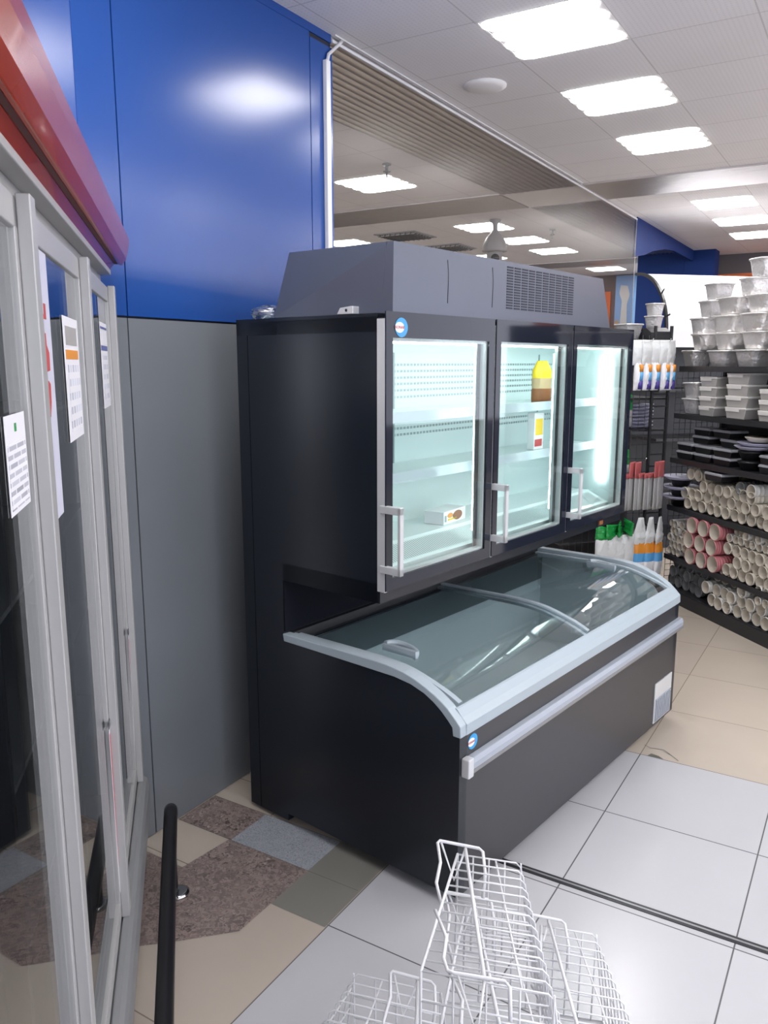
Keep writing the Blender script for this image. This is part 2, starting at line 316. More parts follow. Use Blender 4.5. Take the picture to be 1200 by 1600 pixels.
for x, y, l in ((-4.15, 5.95, 'four-tube ceiling light beside the blue wall edge, behind the glazed partition'), (-4.29, 8.5, 'ceiling light directly behind the dome camera'), (-4.29, 9.66, 'ceiling light just right of the dome camera, above the hood'), (-4.29, 10.8, 'third ceiling light right of the dome camera, before the far strip'), (-4.29, 13.3, 'farthest ceiling light, above the orange panel and poster'), (-5.4, 10.95, 'ceiling light peeping over the freezer hood below the dome camera'), (-6.3, 8.75, 'ceiling light sliver at the blue wall edge above the freezer hood')):
    lights.append((x, y, l, 'ceiling lights behind the glazed partition'))
for x in (1.06, 3.84):  # farther row is out of view, added for its illumination
    for k in range(-3, 8): lights.append((x, 3.615 + 1.113 * k, '%s ceiling light of the %s row over the shop floor to the right' % (('first', 'second', 'third', 'fourth', 'fifth', 'sixth', 'seventh', 'eighth', 'ninth', 'tenth', 'eleventh')[k + 3], 'nearer' if x < 2 else 'added farther'), 'ceiling lights over the rest of the shop'))
for k in (-2, -3, -4): lights.append((-1.723, 3.615 + 1.113 * k, '%s added unseen ceiling light before the freezer aisle' % {-2: 'first', -3: 'second', -4: 'third'}[k], 'added ceiling lights over the near aisle'))  # out-of-view lights, added to keep up the illumination
for i, (x, y, l, g) in enumerate(lights):
    if i == 0: L0.location = (x, y, ZC); tag(L0, l, None, g)
    else: dup(L0, (x, y, ZC), None, l, g)

# ================================================================== DISPLAY FREEZER
TH = math.radians(81.65); F0 = Vector((-1.0938, 2.2860, 0)); FLN = 2.033
O = (FLN / 2, .5, 0)
FLv = Vector((math.cos(TH), math.sin(TH), 0)); FDv = Vector((-math.sin(TH), math.cos(TH), 0))
def FP(l, d, z): return F0 + FLv * l + FDv * d + Vector((0, 0, z))
fz = thing('display_freezer', 'black combination display freezer, glass-door cabinet standing over a curved-lid chest', 'freezer', FP(O[0], O[1], 0), TH)
FB = lambda: B(O)
PROF = [(.85, .831), (.65, .832), (.454, .834), (.36, .834), (.30, .831), (.24, .824), (.194, .812), (.145, .794), (.105, .776), (.075, .759), (.049, .741), (.018, .713), (-.004, .690), (-.006, .650)]
LOWP = [(.844, .80), (.629, .799), (.389, .797), (.28, .796), (.207, .787), (.151, .770), (.110, .749), (.075, .724), (.048, .699), (.030, .680), (.026, .650)]
# chest body shell with open top
low = [(d, z + .001) for d, z in LOWP[1:]]
b = FB()
side = [(.845, .05), (.845, .80)] + low + [(.002, .651), (0, .64), (0, .05)]
b.prism(side, 0, .045, 'x'); b.prism(side, FLN - .045, FLN, 'x')
b.box(.045, .012, .5, FLN - .045, .06, .65)
b.mi = 1
b.box(.045, 0, .05, FLN - .045, .05, .50)
b.box(.045, 0, .50, FLN - .045, .012, .651)
b.mi = 0; b.box(.045, .80, .05, FLN - .045, .845, .80); b.box(.045, .05, .05, FLN - .045, .80, .12)
b.obj('chest_body', ['navy', 'charcoal'], fz)
b = FB()   # liner
b.box(.045, .06, .12, .06, .80, .63); b.box(FLN - .06, .06, .12, FLN - .045, .80, .63); b.box(.06, .06, .12, FLN - .06, .80, .30)
b.box(.06, .05, .30, FLN - .06, .065, .65); b.box(.06, .785, .30, FLN - .06, .80, .795)
for x in (.0455, FLN - .0605): b.prism([(.06, .6), (.80, .6), (.80, .79), (.45, .80), (.3, .795), (.2, .775), (.12, .725), (.07, .66)], x, x + .015, 'x')
b.obj('chest_liner', 'liner', fz)
FB().box(.06, .778, .66, FLN - .06, .785, .80).obj('rear_liner_shade', 'liner_shade', fz)  # dark strip painting in the shade along the top of the rear liner
# rim: arched end profiles and the front rail
b = FB()
outer = PROF; inner = LOWP
for x0, x1 in ((-.004, .042), (FLN - .042, FLN + .004)):
    FB().prism(outer + inner[::-1], x0, x1, 'x').obj('end_rim', 'rim', fz, bevel=.003)
b.bm.free()
b = FB()
b.prism([(-.007, .650), (-.008, .690), (.012, .709), (.032, .733), (.040, .737), (.048, .728), (.036, .69), (.026, .650)], .03, FLN - .03, 'x')
b.obj('front_rail', 'rim', fz, bevel=.002)
b = FB(); b.box(.03, .82, .80, FLN - .03, .846, .835); b.obj('rear_rail', 'black', fz)
# curved sliding lids
def lid(x0, x1, dz, hx):
    ctl = [(.83, .829), (.60, .832), (.40, .834), (.30, .830), (.24, .821), (.19, .808), (.14, .793), (.10, .780), (.07, .768), (.042, .754)]
    path = []
    for k in range(49):
        q = .83 - (.83 - .042) * k / 48
        for (da, za), (db, zb) in zip(ctl, ctl[1:]):
            if db - 1e-6 <= q <= da + 1e-6: path.append((q, za + (zb - za) * (da - q) / (da - db) - dz)); break
    for _ in range(3): path = [path[0]] + [(path[k][0], (path[k - 1][1] + 2 * path[k][1] + path[k + 1][1]) / 4) for k in range(1, len(path) - 1)] + [path[-1]]
    g = FB().ribbon(path, .004, x0, x1).obj('sliding_lid', 'chest_glass', fz)
    g.data.shade_smooth(); g.data.set_sharp_from_angle(angle=.6)
    for xx in ((x0, x0 + .022), (x1 - .022, x1)): FB().ribbon(path, .012, *xx).obj('lid_edge', 'rim', g)
    h = FB(); n = 12; P = []
    for i in range(n + 1): a = math.pi * i / n; P.append((hx + .055 * math.sin(a), .385 + .07 * math.cos(a), .842 - dz + .006 - .012 * (1 - math.cos(a))))
    h.tube(P, .011, 8); h.box(hx - .008, .305, .822 - dz, hx + .012, .465, .848 - dz); h.obj('lid_handle', 'rim', g)
    return g
lid(.048, 1.05, .012, .16); lid(1.0, FLN - .048, .024, FLN - .13)
# bumper bar
b = FB(); b.prism([(0, .507), (-.018, .510), (-.027, .522), (-.027, .548), (-.020, .564), (0, .568)], .02, FLN + .012, 'x'); b.obj('bumper_bar', 'bar', fz, bevel=.002)
b = FB(); b.box(.012, -.031, .503, .045, .001, .572); b.obj('bumper_end', 'alu_light', fz, bevel=.004)
b = FB(); b.box(.03, -.0285, .513, FLN + .01, -.026, .527); b.obj('bumper_insert', 'bar_low', fz)  # taupe strip along the lower face of the bumper bar
# compressor grille on the chest front
b = FB(); b.box(1.758, -.006, .065, 1.985, .001, .28); v = b.obj('vent_panel', 'alu_light', fz, bevel=.002)
b = FB(); b.box(1.768, -.009, .072, 1.975, -.006, .195)
for i in range(9): b.box(1.775 + i * .022, -.013, .078, 1.785 + i * .022, -.009, .19)
b.obj('vent_grille', 'bar', v)
for l, d in ((.12, .1), (FLN - .2, .1), (.12, .74), (FLN - .2, .74)):
    b = FB(); b.lathe([(.0, -.012), (.024, -.012), (.024, .012), (0, .012)], 14, (l, d, .025), 'x'); c = b.obj('caster', 'black', fz)
    FB().box(l - .02, d - .012, .03, l + .02, d + .02, .052).obj('caster_fork', 'black', c)
# upright cabinet
b = FB()
b.box(0, .845, .02, FLN, 1.01, 2.04); b.box(0, 1.014, .02, FLN, 1.075, 2.04)
b.box(0, .359, 1.05, .03, .845, 2.04); b.box(FLN - .03, .359, 1.05, FLN, .845, 2.04)
b.box(.0, .359, 1.05, FLN, .845, 1.12); b.box(.0, .359, 1.99, FLN, 1.075, 2.051)
b.box(.0, .348, 1.05, FLN, .36, 1.095)
b.obj('cabinet', 'navy', fz)
FB().box(.0, .838, .84, FLN, .846, 1.05).obj('rear_panel', 'matt_black', fz)
b = FB(); b.box(.03, .75, 1.12, FLN - .03, .80, 1.99); b.box(.03, .40, 1.12, .045, .75, 1.99); b.box(FLN - .045, .40, 1.12, FLN - .03, .75, 1.99)
b.box(.03, .40, 1.975, FLN - .03, .75, 1.99); b.box(.03, .40, 1.12, FLN - .03, .75, 1.135)
b.obj('cabinet_liner', 'inner', fz)
b = FB(); b.prism([(.40, 1.135), (.40, 1.15), (.52, 1.205), (.75, 1.205), (.75, 1.135)], .05, FLN - .05, 'x')
b.mi = 1
for i in range(150):
    x = .07 + i * .0125
    b.face([(x, .415, 1.1585), (x + .005, .415, 1.1585), (x + .005, .50, 1.1975), (x, .50, 1.1975)])
b.obj('deck', ['shelf_gl', 'slot'], fz, recalc=False)
b = FB()
b.box(.06, .744, 1.30, FLN - .06, .75, 1.93); b.mi = 1
zr = [1.88, 1.853, 1.826, 1.80, 1.773, 1.745, 1.64, 1.612, 1.585, 1.44, 1.41, 1.385]
for z in zr:
    x = .09
    while x < FLN - .1: b.box(x, .7425, z - .005, x + .014, .7442, z + .005); x += .0235
b.obj('slotted_back', ['inner', 'slot'], fz)
for z in (1.695, 1.465):
    b = FB(); b.box(.05, .50, z - .006, FLN - .05, .74, z + .002); s = b.obj('shelf', 'shelf_gl', fz)
    b = FB(); b.prism([(.488, z - .03), (.494, z - .03), (.502, z + .008), (.496, z + .010)], .05, FLN - .05, 'x'); b.obj('ticket_strip', 'ticket', s)
    b = FB()
    for x in (.07, .68, 1.35, FLN - .07): b.prism([(.50, z - .008), (.74, z - .008), (.74, z - .05)], x - .002, x + .002, 'x')
    b.obj('bracket', 'inner', s)
for x in (.56, 1.20, 1.79):
    b = FB(); b.box(x - .003, .738, 1.45, x + .003, .743, 1.93)
    b.obj('shelf_upright', 'slot', fz)
# mullions and led bars
for i, x in enumerate((.025, .681, 1.342, FLN - .025)):
    b = FB(); b.box(x - .022, .364, 1.12, x + .022, .40, 1.99); mu = b.obj('mullion', 'alu_light', fz)
    b = FB()
    for s_ in ((-1,) if i == 3 else (1,) if i == 0 else (-1, 1)): b.box(x + s_ * .006 - .005, .401, 1.20, x + s_ * .006 + .005, .412, 1.93)
    b.obj('led_bar', 'led', mu)
b = FB(); b.box(FLN - .064, .43, 1.26, FLN - .0455, .47, 1.91); b.obj('led_bar', 'led', fz)
b = FB(); b.box(.05, .41, 1.955, FLN - .05, .425, 1.972); b.obj('led_bar', 'led', fz)
# doors
def door(x0, x1, badge=False):
    z0, z1 = 1.098, 2.056
    a0, a1, c0, c1 = x0 + .036, x1 - .040, 1.142, 1.970
    b = FB(); y0, y1 = .321, .326
    for q in ((x0, z0, x1, c0), (x0, c1, x1, z1), (x0, c0, a0, c1), (a1, c0, x1, c1)): b.box(q[0], y0, q[1], q[2], y1, q[3])
    d = b.obj('door', 'blackgloss', fz)
    b = FB()
    for q in ((x0, z0, x1, z0 + .02), (x0, z1 - .05, x1, z1 - .02), (x1 - .02, z0, x1, z1 - .02)): b.box(q[0], y1, q[1], q[2], .358, q[3])
    b.obj('door_edge', 'blackmetal', d)
    b = FB(); b.box(x0 - .001, y1, z0 - .004, x0 + .012, .360, 2.032); o = b.obj('stile_profile', 'alu_light', d); o['label'] = 'silver door edge strip'
    b = FB(); b.box(a0 - .005, .327, c0 - .005, a1 + .005, .331, c1 + .005); b.obj('pane', 'glass', d)
    b = FB(); t_ = .010
    for q in ((a0, c0, a1, c0 + t_), (a0, c1 - t_, a1, c1), (a1 - t_, c0, a1, c1), (a0 - .004, c0, a0 + .002, c1)): b.box(q[0], .331, q[1], q[2], .355, q[3])
    b.obj('spacer', 'alu_light', d)
    FB().box(a1 - .030, .3535, c0 + .01, a1 - .011, .3575, c1 - .01).obj('gasket', 'blackmetal', d)
    b = FB(); hy = .252
    b.box(x0 - .008, hy, 1.165, x0 + .012, hy + .012, 1.405); b.box(x0 - .008, hy, 1.378, x0 + .012, .345, 1.404); b.box(x0 - .008, hy, 1.165, x0 + .012, .345, 1.191)
    h = b.obj('door_handle', 'alu_light', d, bevel=.002)
    return d
d1 = door(0, .672); d2 = door(.686, 1.338); d3 = door(1.350, 2.020)
def badge(parent, l, y, z, s, tone=0):
    b = FB(); c = (l, y, z); P = [(l + s * math.cos(a), z + s * .95 * math.sin(a)) for a in [2 * math.pi * i / 28 for i in range(28)]]
    b.prism(P, y, y - .0012, 'y'); o = b.obj('badge', 'badge_blue', parent); o['label'] = 'round blue badge with white oval and small red lettering'
    b = FB(); P = [(l - s * .32 + s * .72 * math.cos(a), z + s * .52 * math.sin(a)) for a in [2 * math.pi * i / 28 for i in range(28)]]
    b.prism(P, y - .0012, y - .002, 'y'); b.obj('badge_oval', 'badge_white', o)
    text_obj('KONAR', s * .42, 'b_red', o, Vector((l - s * .32, y - .0026, z)) - Vector(O), (math.radians(90), 0, 0))
badge(d1, .080, .3205, 2.005, .034); badge(fz, .078, -.0005, .610, .029)
# power switch under door three
b = FB(); b.box(1.745, .344, 1.056, 1.815, .349, 1.090); sw = b.obj('switch_plate', 'black', fz); FB().box(1.757, .340, 1.062, 1.80, .345, 1.084).obj('switch_button', 'brown', sw)
# hood
b = FB()
Lo = [(0.045, .33), (1.745, .33), (1.745, .86), (.0, .86)]; Hi = [(.05, .33), (1.64, .33), (1.64, .808), (.035, .808)]
lo = [(x, y, 2.052) for x, y in Lo]; hi = [(x, y, 2.283) for x, y in Hi]
V = [b.bm.verts.new(Vector(p) - b.off) for p in lo + hi]
for f in ((0, 1, 5, 4), (1, 2, 6, 5), (2, 3, 7, 6), (3, 0, 4, 7), (4, 5, 6, 7), (0, 3, 2, 1)): b.bm.faces.new([V[i] for i in f])
hd = b.obj('hood', 'hood', fz)
b = FB()
for r in range(16):
    for c in range(10):
        x = .765 + c * .0585; z = 2.262 - r * .0105
        b.box(x, .3285, z - .0035, x + .047, .3302, z + .0025)
b.obj('hood_vent', 'gap', hd)
b = FB(); b.tube([(.043, .378, 2.054), (.0495, .358, 2.283)], .0022, 6); b.obj('hood_seam', 'gap', hd)
for x in (.36, .66): 
    b = FB(); b.tube([(x, .3295, 2.10), (x + .004, .3295, 2.20), (x - .003, .3295, 2.25)], .0012, 5); b.obj('dent_line', 'charcoal', hd)
# goods and litter on and in the freezer
def at(l, d, z): return FP(l, d, z)
t = thing('food_box', 'white frozen food carton with a brown and yellow print lying on the freezer deck', 'box', at(.745, .60, 1.206), TH + .12)
t.scale = (.8, .8, .8)
B().box(-.125, -.06, 0, .125, .06, .07).obj('carton', 'badge_white', t, bevel=.002)
B().prism([(.03 + .045 * math.cos(a) * 1.2, .036 + .026 * math.sin(a)) for a in [i * .45 for i in range(14)]], -.0605, -.062, 'y').obj('food_picture', 'brown', t)
B().prism([(-.055 + .03 * math.cos(a), .045 + .014 * math.sin(a)) for a in [i * .45 for i in range(14)]], -.0605, -.062, 'y').obj('red_logo', 'b_orange', t)
b = B().box(-.08, -.062, .018, .02, -.0605, .028); b.obj('yellow_stripe', 'yellow', t); B().box(-.115, -.062, .015, -.095, -.0605, .05).obj('barcode', 'slot', t)
def bag(name, w_, h, th, m, parent=None, seed=1, pinch=.25, lay=None, neck=.78):
    rnd = random.Random(seed); b = B(); nx, nz = 10, 12; fr = []; bk = []
    for j in range(nz + 1):
        v = j / nz; ww = w_ * (1 if v < neck else 1 - (1 - pinch) * ((v - neck) / (1 - neck)) ** .8); tt = th * (math.sin(math.pi * min(.97, max(.06, v))) ** .5) * (1 if v < neck else .5)
        rf = []; rb = []
        for i in range(nx + 1):
            u = i / nx * 2 - 1; q = (1 - u * u) ** .5 if abs(u) < 1 else 0; k = rnd.uniform(-.08, .08) * th
            x = u * ww / 2 + rnd.uniform(-1, 1) * w_ * .012
            rf.append(b.bm.verts.new((x, -tt / 2 * q + k * (q > 0), v * h))); rb.append(b.bm.verts.new((x, tt / 2 * q + .0005 - k * (q > 0), v * h)))
        fr.append(rf); bk.append(rb)
    def mi(v): 
        if not lay: return 0
        for i, (a, c) in enumerate(lay):
            if v < a: return c
        return lay[-1][1]
    for j in range(nz):
        for i in range(nx):
            f = b.bm.faces.new([fr[j][i], fr[j][i + 1], fr[j + 1][i + 1], fr[j + 1][i]]); f.material_index = mi((j + .5) / nz); f.smooth = True
            f = b.bm.faces.new([bk[j][i + 1], bk[j][i], bk[j + 1][i], bk[j + 1][i + 1]]); f.material_index = mi((j + .5) / nz); f.smooth = True
    for R, Bk in ((fr[0], bk[0]), (fr[-1], bk[-1])):
        for i in range(nx): b.bm.faces.new([R[i], R[i + 1], Bk[i + 1], Bk[i]])
    for j in range(nz):
        for i in (0, nx): b.bm.faces.new([fr[j][i], fr[j + 1][i], bk[j + 1][i], bk[j][i]])
    return b.obj(name, m, parent)
t = bag('food_bag', .10, .2, .05, ['tan', 'brown', 'yellow'], None, 5, .5, [(.3, 1), (.62, 0), (1.1, 2)]); t.location = at(1.46, .54, 1.698); t.rotation_euler = (0, 0, TH - .75)
tag(t, 'yellow-topped bag of frozen food standing on the upper freezer shelf', 'bag')
t = thing('food_box', 'upright yellow and white frozen food carton on the lower freezer shelf', 'box', at(1.45, .56, 1.468), TH)
B().box(-.045, -.02, 0, .045, .02, .18).obj('carton', 'badge_white', t, bevel=.002); B().box(-.035, -.0212, .07, .035, -.02, .15).obj('label', 'yellow', t); B().box(-.04, -.0212, .015, .03, -.02, .05).obj('label', 'b_red', t)
t = bag('plastic_bag', .13, .05, .12, 'bagfilm', None, 8, .4); t.location = at(.035, .93, 2.052); t.rotation_euler = (0, 0, TH - 1.5); tag(t, 'crumpled clear plastic bag on the back left corner of the freezer top', 'bag')
t = thing('bracket_block', 'small pale hinge bracket with a screw hole on the freezer top beside the hood', 'bracket', at(.02, .50, 2.052), TH)
B().prism([(-.03, 0), (.045, 0), (.03, .022), (-.02, .026), (-.03, .026)], -.018, .018, 'x').obj('block', 'alu_light', t, bevel=.002)
B().lathe([(0, 0), (.005, 0), (.005, -.0015), (0, -.0015)], 10, (-.018, 0, .013), 'x').obj('screw', 'gap', t)

# ================================================================== LEFT GLASS-DOOR FRIDGE  local x = e, y = -n
FO = (1.7, .55, 0); FR_ = math.radians(135)
fr = thing('glass_door_fridge', 'aluminium glass-door display fridge with an orange-red canopy along the left edge', 'fridge', EN(1.7, -.55), FR_)
LB = lambda: B(FO)
E0, E1 = -.4, 2.955
b = LB(); b.box(E0, .275, .02, E1, .95, .31); b.box(E0, .93, .31, E1, .95, 2.19); b.box(E0, .275, 2.19, E1, .95, 2.40); b.box(E1 - .03, .30, .31, E1, .93, 2.19); b.box(E0, .30, .31, E0 + .03, .93, 2.19)
b.obj('fridge_body', 'interior', fr)
b = LB(); b.prism([(.275, .18), (.212, .19), (.20, .22), (.199, .32), (.206, .345), (.218, .352), (.234, .352), (.234, .340), (.240, .340), (.240, .352), (.275, .352)], E0, E1, 'x')
b.obj('sill', 'sill', fr)
b = LB(); b.box(E0, .228, 2.178, E1, .275, 2.195); b.box(E0, .262, 2.12, E1, .275, 2.178); b.obj('head_rail', 'alu_door', fr, bevel=.002)
# canopy
b = LB(); b.prism([(.238, 2.192), (.214, 2.222), (.30, 2.26), (.30, 2.20)], E0, E1 + .03, 'x'); b.obj('canopy_valance', 'red', fr)
b = LB(); b.box(E0, .205, 2.216, E1 + .02, .216, 2.226); b.obj('canopy_seam', 'seam', fr)
b = LB(); b.prism([(.208, 2.218), (.195, 2.214), (.178, 2.235), (.168, 2.275), (.165, 2.30), (.172, 2.318), (.19, 2.33), (.5, 2.36), (.5, 2.24), (.30, 2.24)], E0, E1 + .045, 'x'); b.obj('canopy', 'red', fr, bevel=.003)
# racks inside
for z in (.7, 1.05, 1.4, 1.75):
    b = LB(); b.box(E0 + .04, .36, z, E1 - .04, .90, z + .012); b.obj('shelf', 'interior', fr)
for e in (2.17, 1.40, .62):
    b = LB(); b.box(e - .012, .32, .31, e + .012, .36, 2.13); b.obj('inner_post', 'blackmetal', fr)
def sdoor(e0, e1, yb):
    b = LB(); z0, z1 = .356, 2.135; s = .036
    for q in ((e0, z0, e0 + s, z1), (e1 - s, z0, e1, z1), (e0, z0, e1, z0 + .05), (e0, z1 - .048, e1, z1)): b.box(q[0], yb, q[1], q[2], yb + .014, q[3])
    d = b.obj('sliding_door', 'alu_door', fr, bevel=.002)
    LB().box(e0 + s - .004, yb + .006, z0 + .046, e1 - s + .004, yb + .010, z1 - .044).obj('door_glass', 'door_glass', d)
    return d
D1 = sdoor(.62, 1.395, .238); D2 = sdoor(1.40, 2.165, .238); D3 = sdoor(2.17, 2.94, .238); D0 = sdoor(-.16, .615, .238)
for e in (.62, 1.40, 2.165, 2.93):
    b = LB(); b.box(e - .022, .2165, .352, e + .022, .238, 2.14); b.obj('mullion', 'alu_door', fr, bevel=.002)
def sticker(parent, name, e0, e1, z0, z1, m, y=.2425, label=None, rot=0):
    b = LB(); c = Vector(((e0 + e1) / 2, y, (z0 + z1) / 2)); b.box(e0, y - .0006, z0, e1, y, z1); o = b.obj(name, m, parent)
    if label: o['label'] = label
    return o
M['rows1'] = rows_mat('price_table_print', (.74, .73, .76), (.3, .3, .34), .0125, .055); M['rows2'] = rows_mat('blue_text_print', (.72, .71, .74), (.35, .36, .42), .03, .04)
n1 = sticker(D1, 'price_notice', 1.19, 1.335, 1.675, 1.815, 'paper', label='white price list sheet on the nearest glass')
sticker(n1, 'printed_rows', 1.20, 1.325, 1.682, 1.775, 'rows1', .2418); sticker(n1, 'logo_mark', 1.255, 1.268, 1.79, 1.802, 'bag_green', .2418)
sheet = sticker(D2, 'promotional_film', 1.44, 1.66, 1.60, 2.085, 'lilac', label='pale lilac film with red bottle drawings')
for z0, sc, sh in ((1.965, .055, [(-.35, 0), (.35, 0), (.35, .5), (.1, .5), (.1, .15), (-.2, .15), (-.2, 1), (-.35, 1)]), (1.87, .07, [(-.3, 0), (.3, .05), (.34, .5), (.1, .7), (.08, 1), (-.1, 1), (-.12, .7), (-.32, .5)]), (1.79, .065, [(0, 0), (.2, .4), (.25, .9), (.05, 1), (-.2, 1), (-.25, .6)])):
    LB().prism([(1.585 + x * sc * 1.4, z0 + z * sc) for x, z in sh], .2410, .2418, 'y').obj('red_drawing', 'redink', sheet)
n2 = sticker(D2, 'offer_notice', 1.82, 2.06, 1.72, 1.985, 'paper', label='white offer sheet with an orange band')
sticker(n2, 'orange_band', 1.84, 2.04, 1.895, 1.915, 'b_orange', .2418); sticker(n2, 'printed_rows', 1.86, 2.04, 1.74, 1.885, 'rows2', .2418); sticker(n2, 'picture', 1.85, 2.03, 1.925, 1.965, 'boxfoil', .2418)
n3 = sticker(D3, 'blue_print_notice', 2.60, 2.82, 1.75, 2.01, 'paper', label='white sheet with blue bands')
sticker(n3, 'blue_band', 2.61, 2.81, 1.925, 1.94, 'blueink', .2418); sticker(n3, 'blue_band', 2.61, 2.81, 1.99, 1.997, 'blueink', .2418); sticker(n3, 'printed_rows', 2.65, 2.79, 1.77, 1.91, 'rows2', .2418)
for dd, e in ((D2, 2.139), (D3, 2.915)):
    b = LB(); b.prism([(e - .02, .92), (e + .004, .93), (e + .012, .42), (e - .004, .44)], .2372, .2378, 'y'); a_ = b.obj('arrow_sticker', 'paper', dd); a_['label'] = 'long white and red arrow sticker'
    b = LB(); b.prism([(e - .012, .91), (e + .002, .91), (e + .006, .47)], .2366, .2372, 'y'); b.obj('red_arrow', 'redink', a_)
    b = LB(); b.box(e - .022, .2355, .93, e + .006, .2375, .95); b.obj('arrow_head', 'ink', a_)

# bumper rail on the floor before the fridge
t = thing('bumper_rail', 'black tubular bumper rail on short feet running before the glass-door fridge', 'rail', EN(1.7, -.125), FR_)
b = B((1.7, .125, 0)); P = [(2.972, .125, .165), (2.968, .125, .185), (2.955, .125, .197), (2.93, .125, .2), (2.3, .125, .2), (1.4, .125, .2), (.3, .125, .2)]
b.tube(P, .0255, 16); b.obj('rail_tube', 'rubber', t)
for e in (2.72, 1.5, .5):
    b = B((1.7, .125, 0)); b.tube([(e, .115, .012), (e, .115, .16), (e, .125, .2)], .012, 10); f = b.obj('foot', 'rubber', t)
    B((1.7, .125, 0)).lathe([(0, .001), (.042, .001), (.042, .008), (.03, .013), (0, .013)], 20, (e, .105, 0)).obj('foot_disc', 'chrome', f)
# white cable trunking down the wall edge
t = thing('cable_trunking', 'white cable trunking running up the blue wall edge to the ceiling', 'cable trunking', (XW, 3.335, 0))
b = B((XW, 3.335, 0)); b.box(XW, 3.318, .05, XW + .022, 3.352, 3.27); b.obj('trunking', 'white_paint', t, bevel=.003)
b = B((XW, 3.335, 0)); b.tube([(XW + .012, 3.338, 3.26), (XW + .012, 3.35, 3.30), (XW + .01, 3.44, 3.37), (XW + .01, 3.47, 3.396)], .008, 8); b.obj('cable_bend', 'white_paint', t)

# ================================================================== CEILING FITTINGS
t = thing('dome_camera', 'pear-shaped white security camera hanging from the ceiling above the freezer hood', 'security camera', (-3.70, 8.38, ZC))
b = B(); b.lathe([(.06, 0), (.06, -.02), (.03, -.04), (.025, -.10), (.05, -.14), (.09, -.18), (.125, -.25), (.135, -.31), (.132, -.33), (.10, -.335)], 28); b.obj('camera_housing', 'cam', t)
b = B(); b.lathe([(.085, -.33), (.088, -.36), (.08, -.42), (.05, -.455), (.0, -.46)], 28); b.obj('camera_ball', 'cam', t)
b = B(); b.lathe([(0, 0), (.045, 0), (.045, -.05), (0, -.05)], 20, (0, 0, 0), 'y'); o = b.obj('camera_lens', 'lens', t); o.location = (.03, -.05, -.40); o.rotation_euler = (.25, 0, .35)
t = thing('smoke_detector', 'round flat smoke detector on the ceiling beside the ribbed metal strip', 'smoke detector', (-2.03, 4.41, ZC))
B().lathe([(.12, 0), (.12, -.008), (.09, -.02), (.0, -.022)], 28).obj('detector_cover', 'ceil_plain', t)
sp = thing('sprinkler', 'ceiling sprinkler head left, above the first light behind the partition', 'sprinkler', (-3.42, 5.66, ZC), 0, 'ceiling sprinklers behind the partition')
B().lathe([(.035, 0), (.035, -.012), (.012, -.016), (.012, -.05), (.03, -.055), (.03, -.06), (0, -.06)], 14).obj('sprinkler_head', 'vent', sp)
B().tube([(0, 0, -.06), (.0, 0, -.10)], .008).obj('sprinkler_pin', 'vent', sp)
dup(sp, (-3.40, 9.32, ZC), 0, 'ceiling sprinkler head right of the dome camera')
vt = thing('ceiling_vent', 'square louvred metal ceiling vent left of the dome camera', 'ceiling vent', (-5.35, 8.55, ZC), 0, 'metal ceiling vents behind the partition')
b = B(); b.box(0, 0, -.01, .56, .02, 0); b.box(0, .54, -.01, .56, .56, 0); b.box(0, 0, -.01, .02, .56, 0); b.box(.54, 0, -.01, .56, .56, 0); b.obj('vent_frame', 'vent', vt)
b = B()
for i in range(7): b.box(.03, .05 + i * .07, -.03, .53, .06 + i * .07, -.002); b.box(.05 + i * .07, .03, -.03, .06 + i * .07, .53, -.002)
b.obj('louvres', 'chrome', vt)
dup(vt, (-5.35, 9.72, ZC), 0, 'square louvred metal ceiling vent nearer the camera light, low over the hood edge')

# far wall pieces
t = thing('wall_panel', 'orange rectangular panel on the far grey wall beside the poster', 'panel', (-4.35, 14.58, 2.3)); B().box(-.22, -.02, 0, .15, 0, .82).obj('panel_board', 'orange', t)
t = thing('poster', 'tall far poster with blue sky, pale shapes and yellow patches', 'poster', (-4.0, 14.55, 2.0)); B().box(-.11, -.02, 0, .42, 0, 1.38).obj('poster_board', 'sky', t)
b = B(); b.prism([(-.11, .55), (.42, .55), (.42, .0), (-.11, 0)], -.024, -.022, 'y'); b.obj('ground_patch', 'olive', t)
b = B(); b.prism([(-.02, .3), (.12, .25), (.10, .9), (.14, 1.05), (.1, 1.2), (-.02, 1.22), (-.04, 1.08), (.01, .95)], -.028, -.025, 'y'); b.obj('pale_shape', 'cloud', t)
b = B(); b.box(.16, -.03, .1, .30, -.026, .5); b.box(-.10, -.03, .3, -.03, -.026, .62); b.obj('yellow_patch', 'tan', t)

# ================================================================== SHELVING  local x = -e, y = n
GR = math.radians(-45)
GE, GN = 4.7, 3.95
gd = thing('shelving_unit', 'black metal shelving gondola stacked with disposable cups, boxes and foil trays', 'shelving', EN(GE, GN), GR)
GB = lambda: B((-GE, GN, 0))
X0, X1 = -5.70, -3.4
b = GB(); b.box(X0, 4.20, .0, X1, 4.23, 2.165); b.obj('back_panel', 'blackmetal', gd)
b = GB(); b.box(X0, 3.73, .0, X1, 4.2, .10); b.box(X0, 3.72, .0, X1, 3.73, .095); b.obj('plinth', 'blackmetal', gd)
for z, n0 in ((1.857, 3.76), (1.495, 3.74), (1.145, 3.73), (.765, 3.73), (.365, 3.73)):
    b = GB(); b.box(X0 + .03, n0, z - .03, X1, 4.2, z); s = b.obj('shelf', 'blackmetal', gd)
    GB().box(X0 + .03, n0 - .008, z - .034, X1, n0, z + .006).obj('price_rail', 'blackmetal' if z < 1 else 'track', s)
for x in (X0, X0 + .9, X0 + 1.8):
    b = GB(); b.box(x, 4.17, 0, x + .03, 4.2, 2.165); b.obj('upright', 'blackmetal', gd)
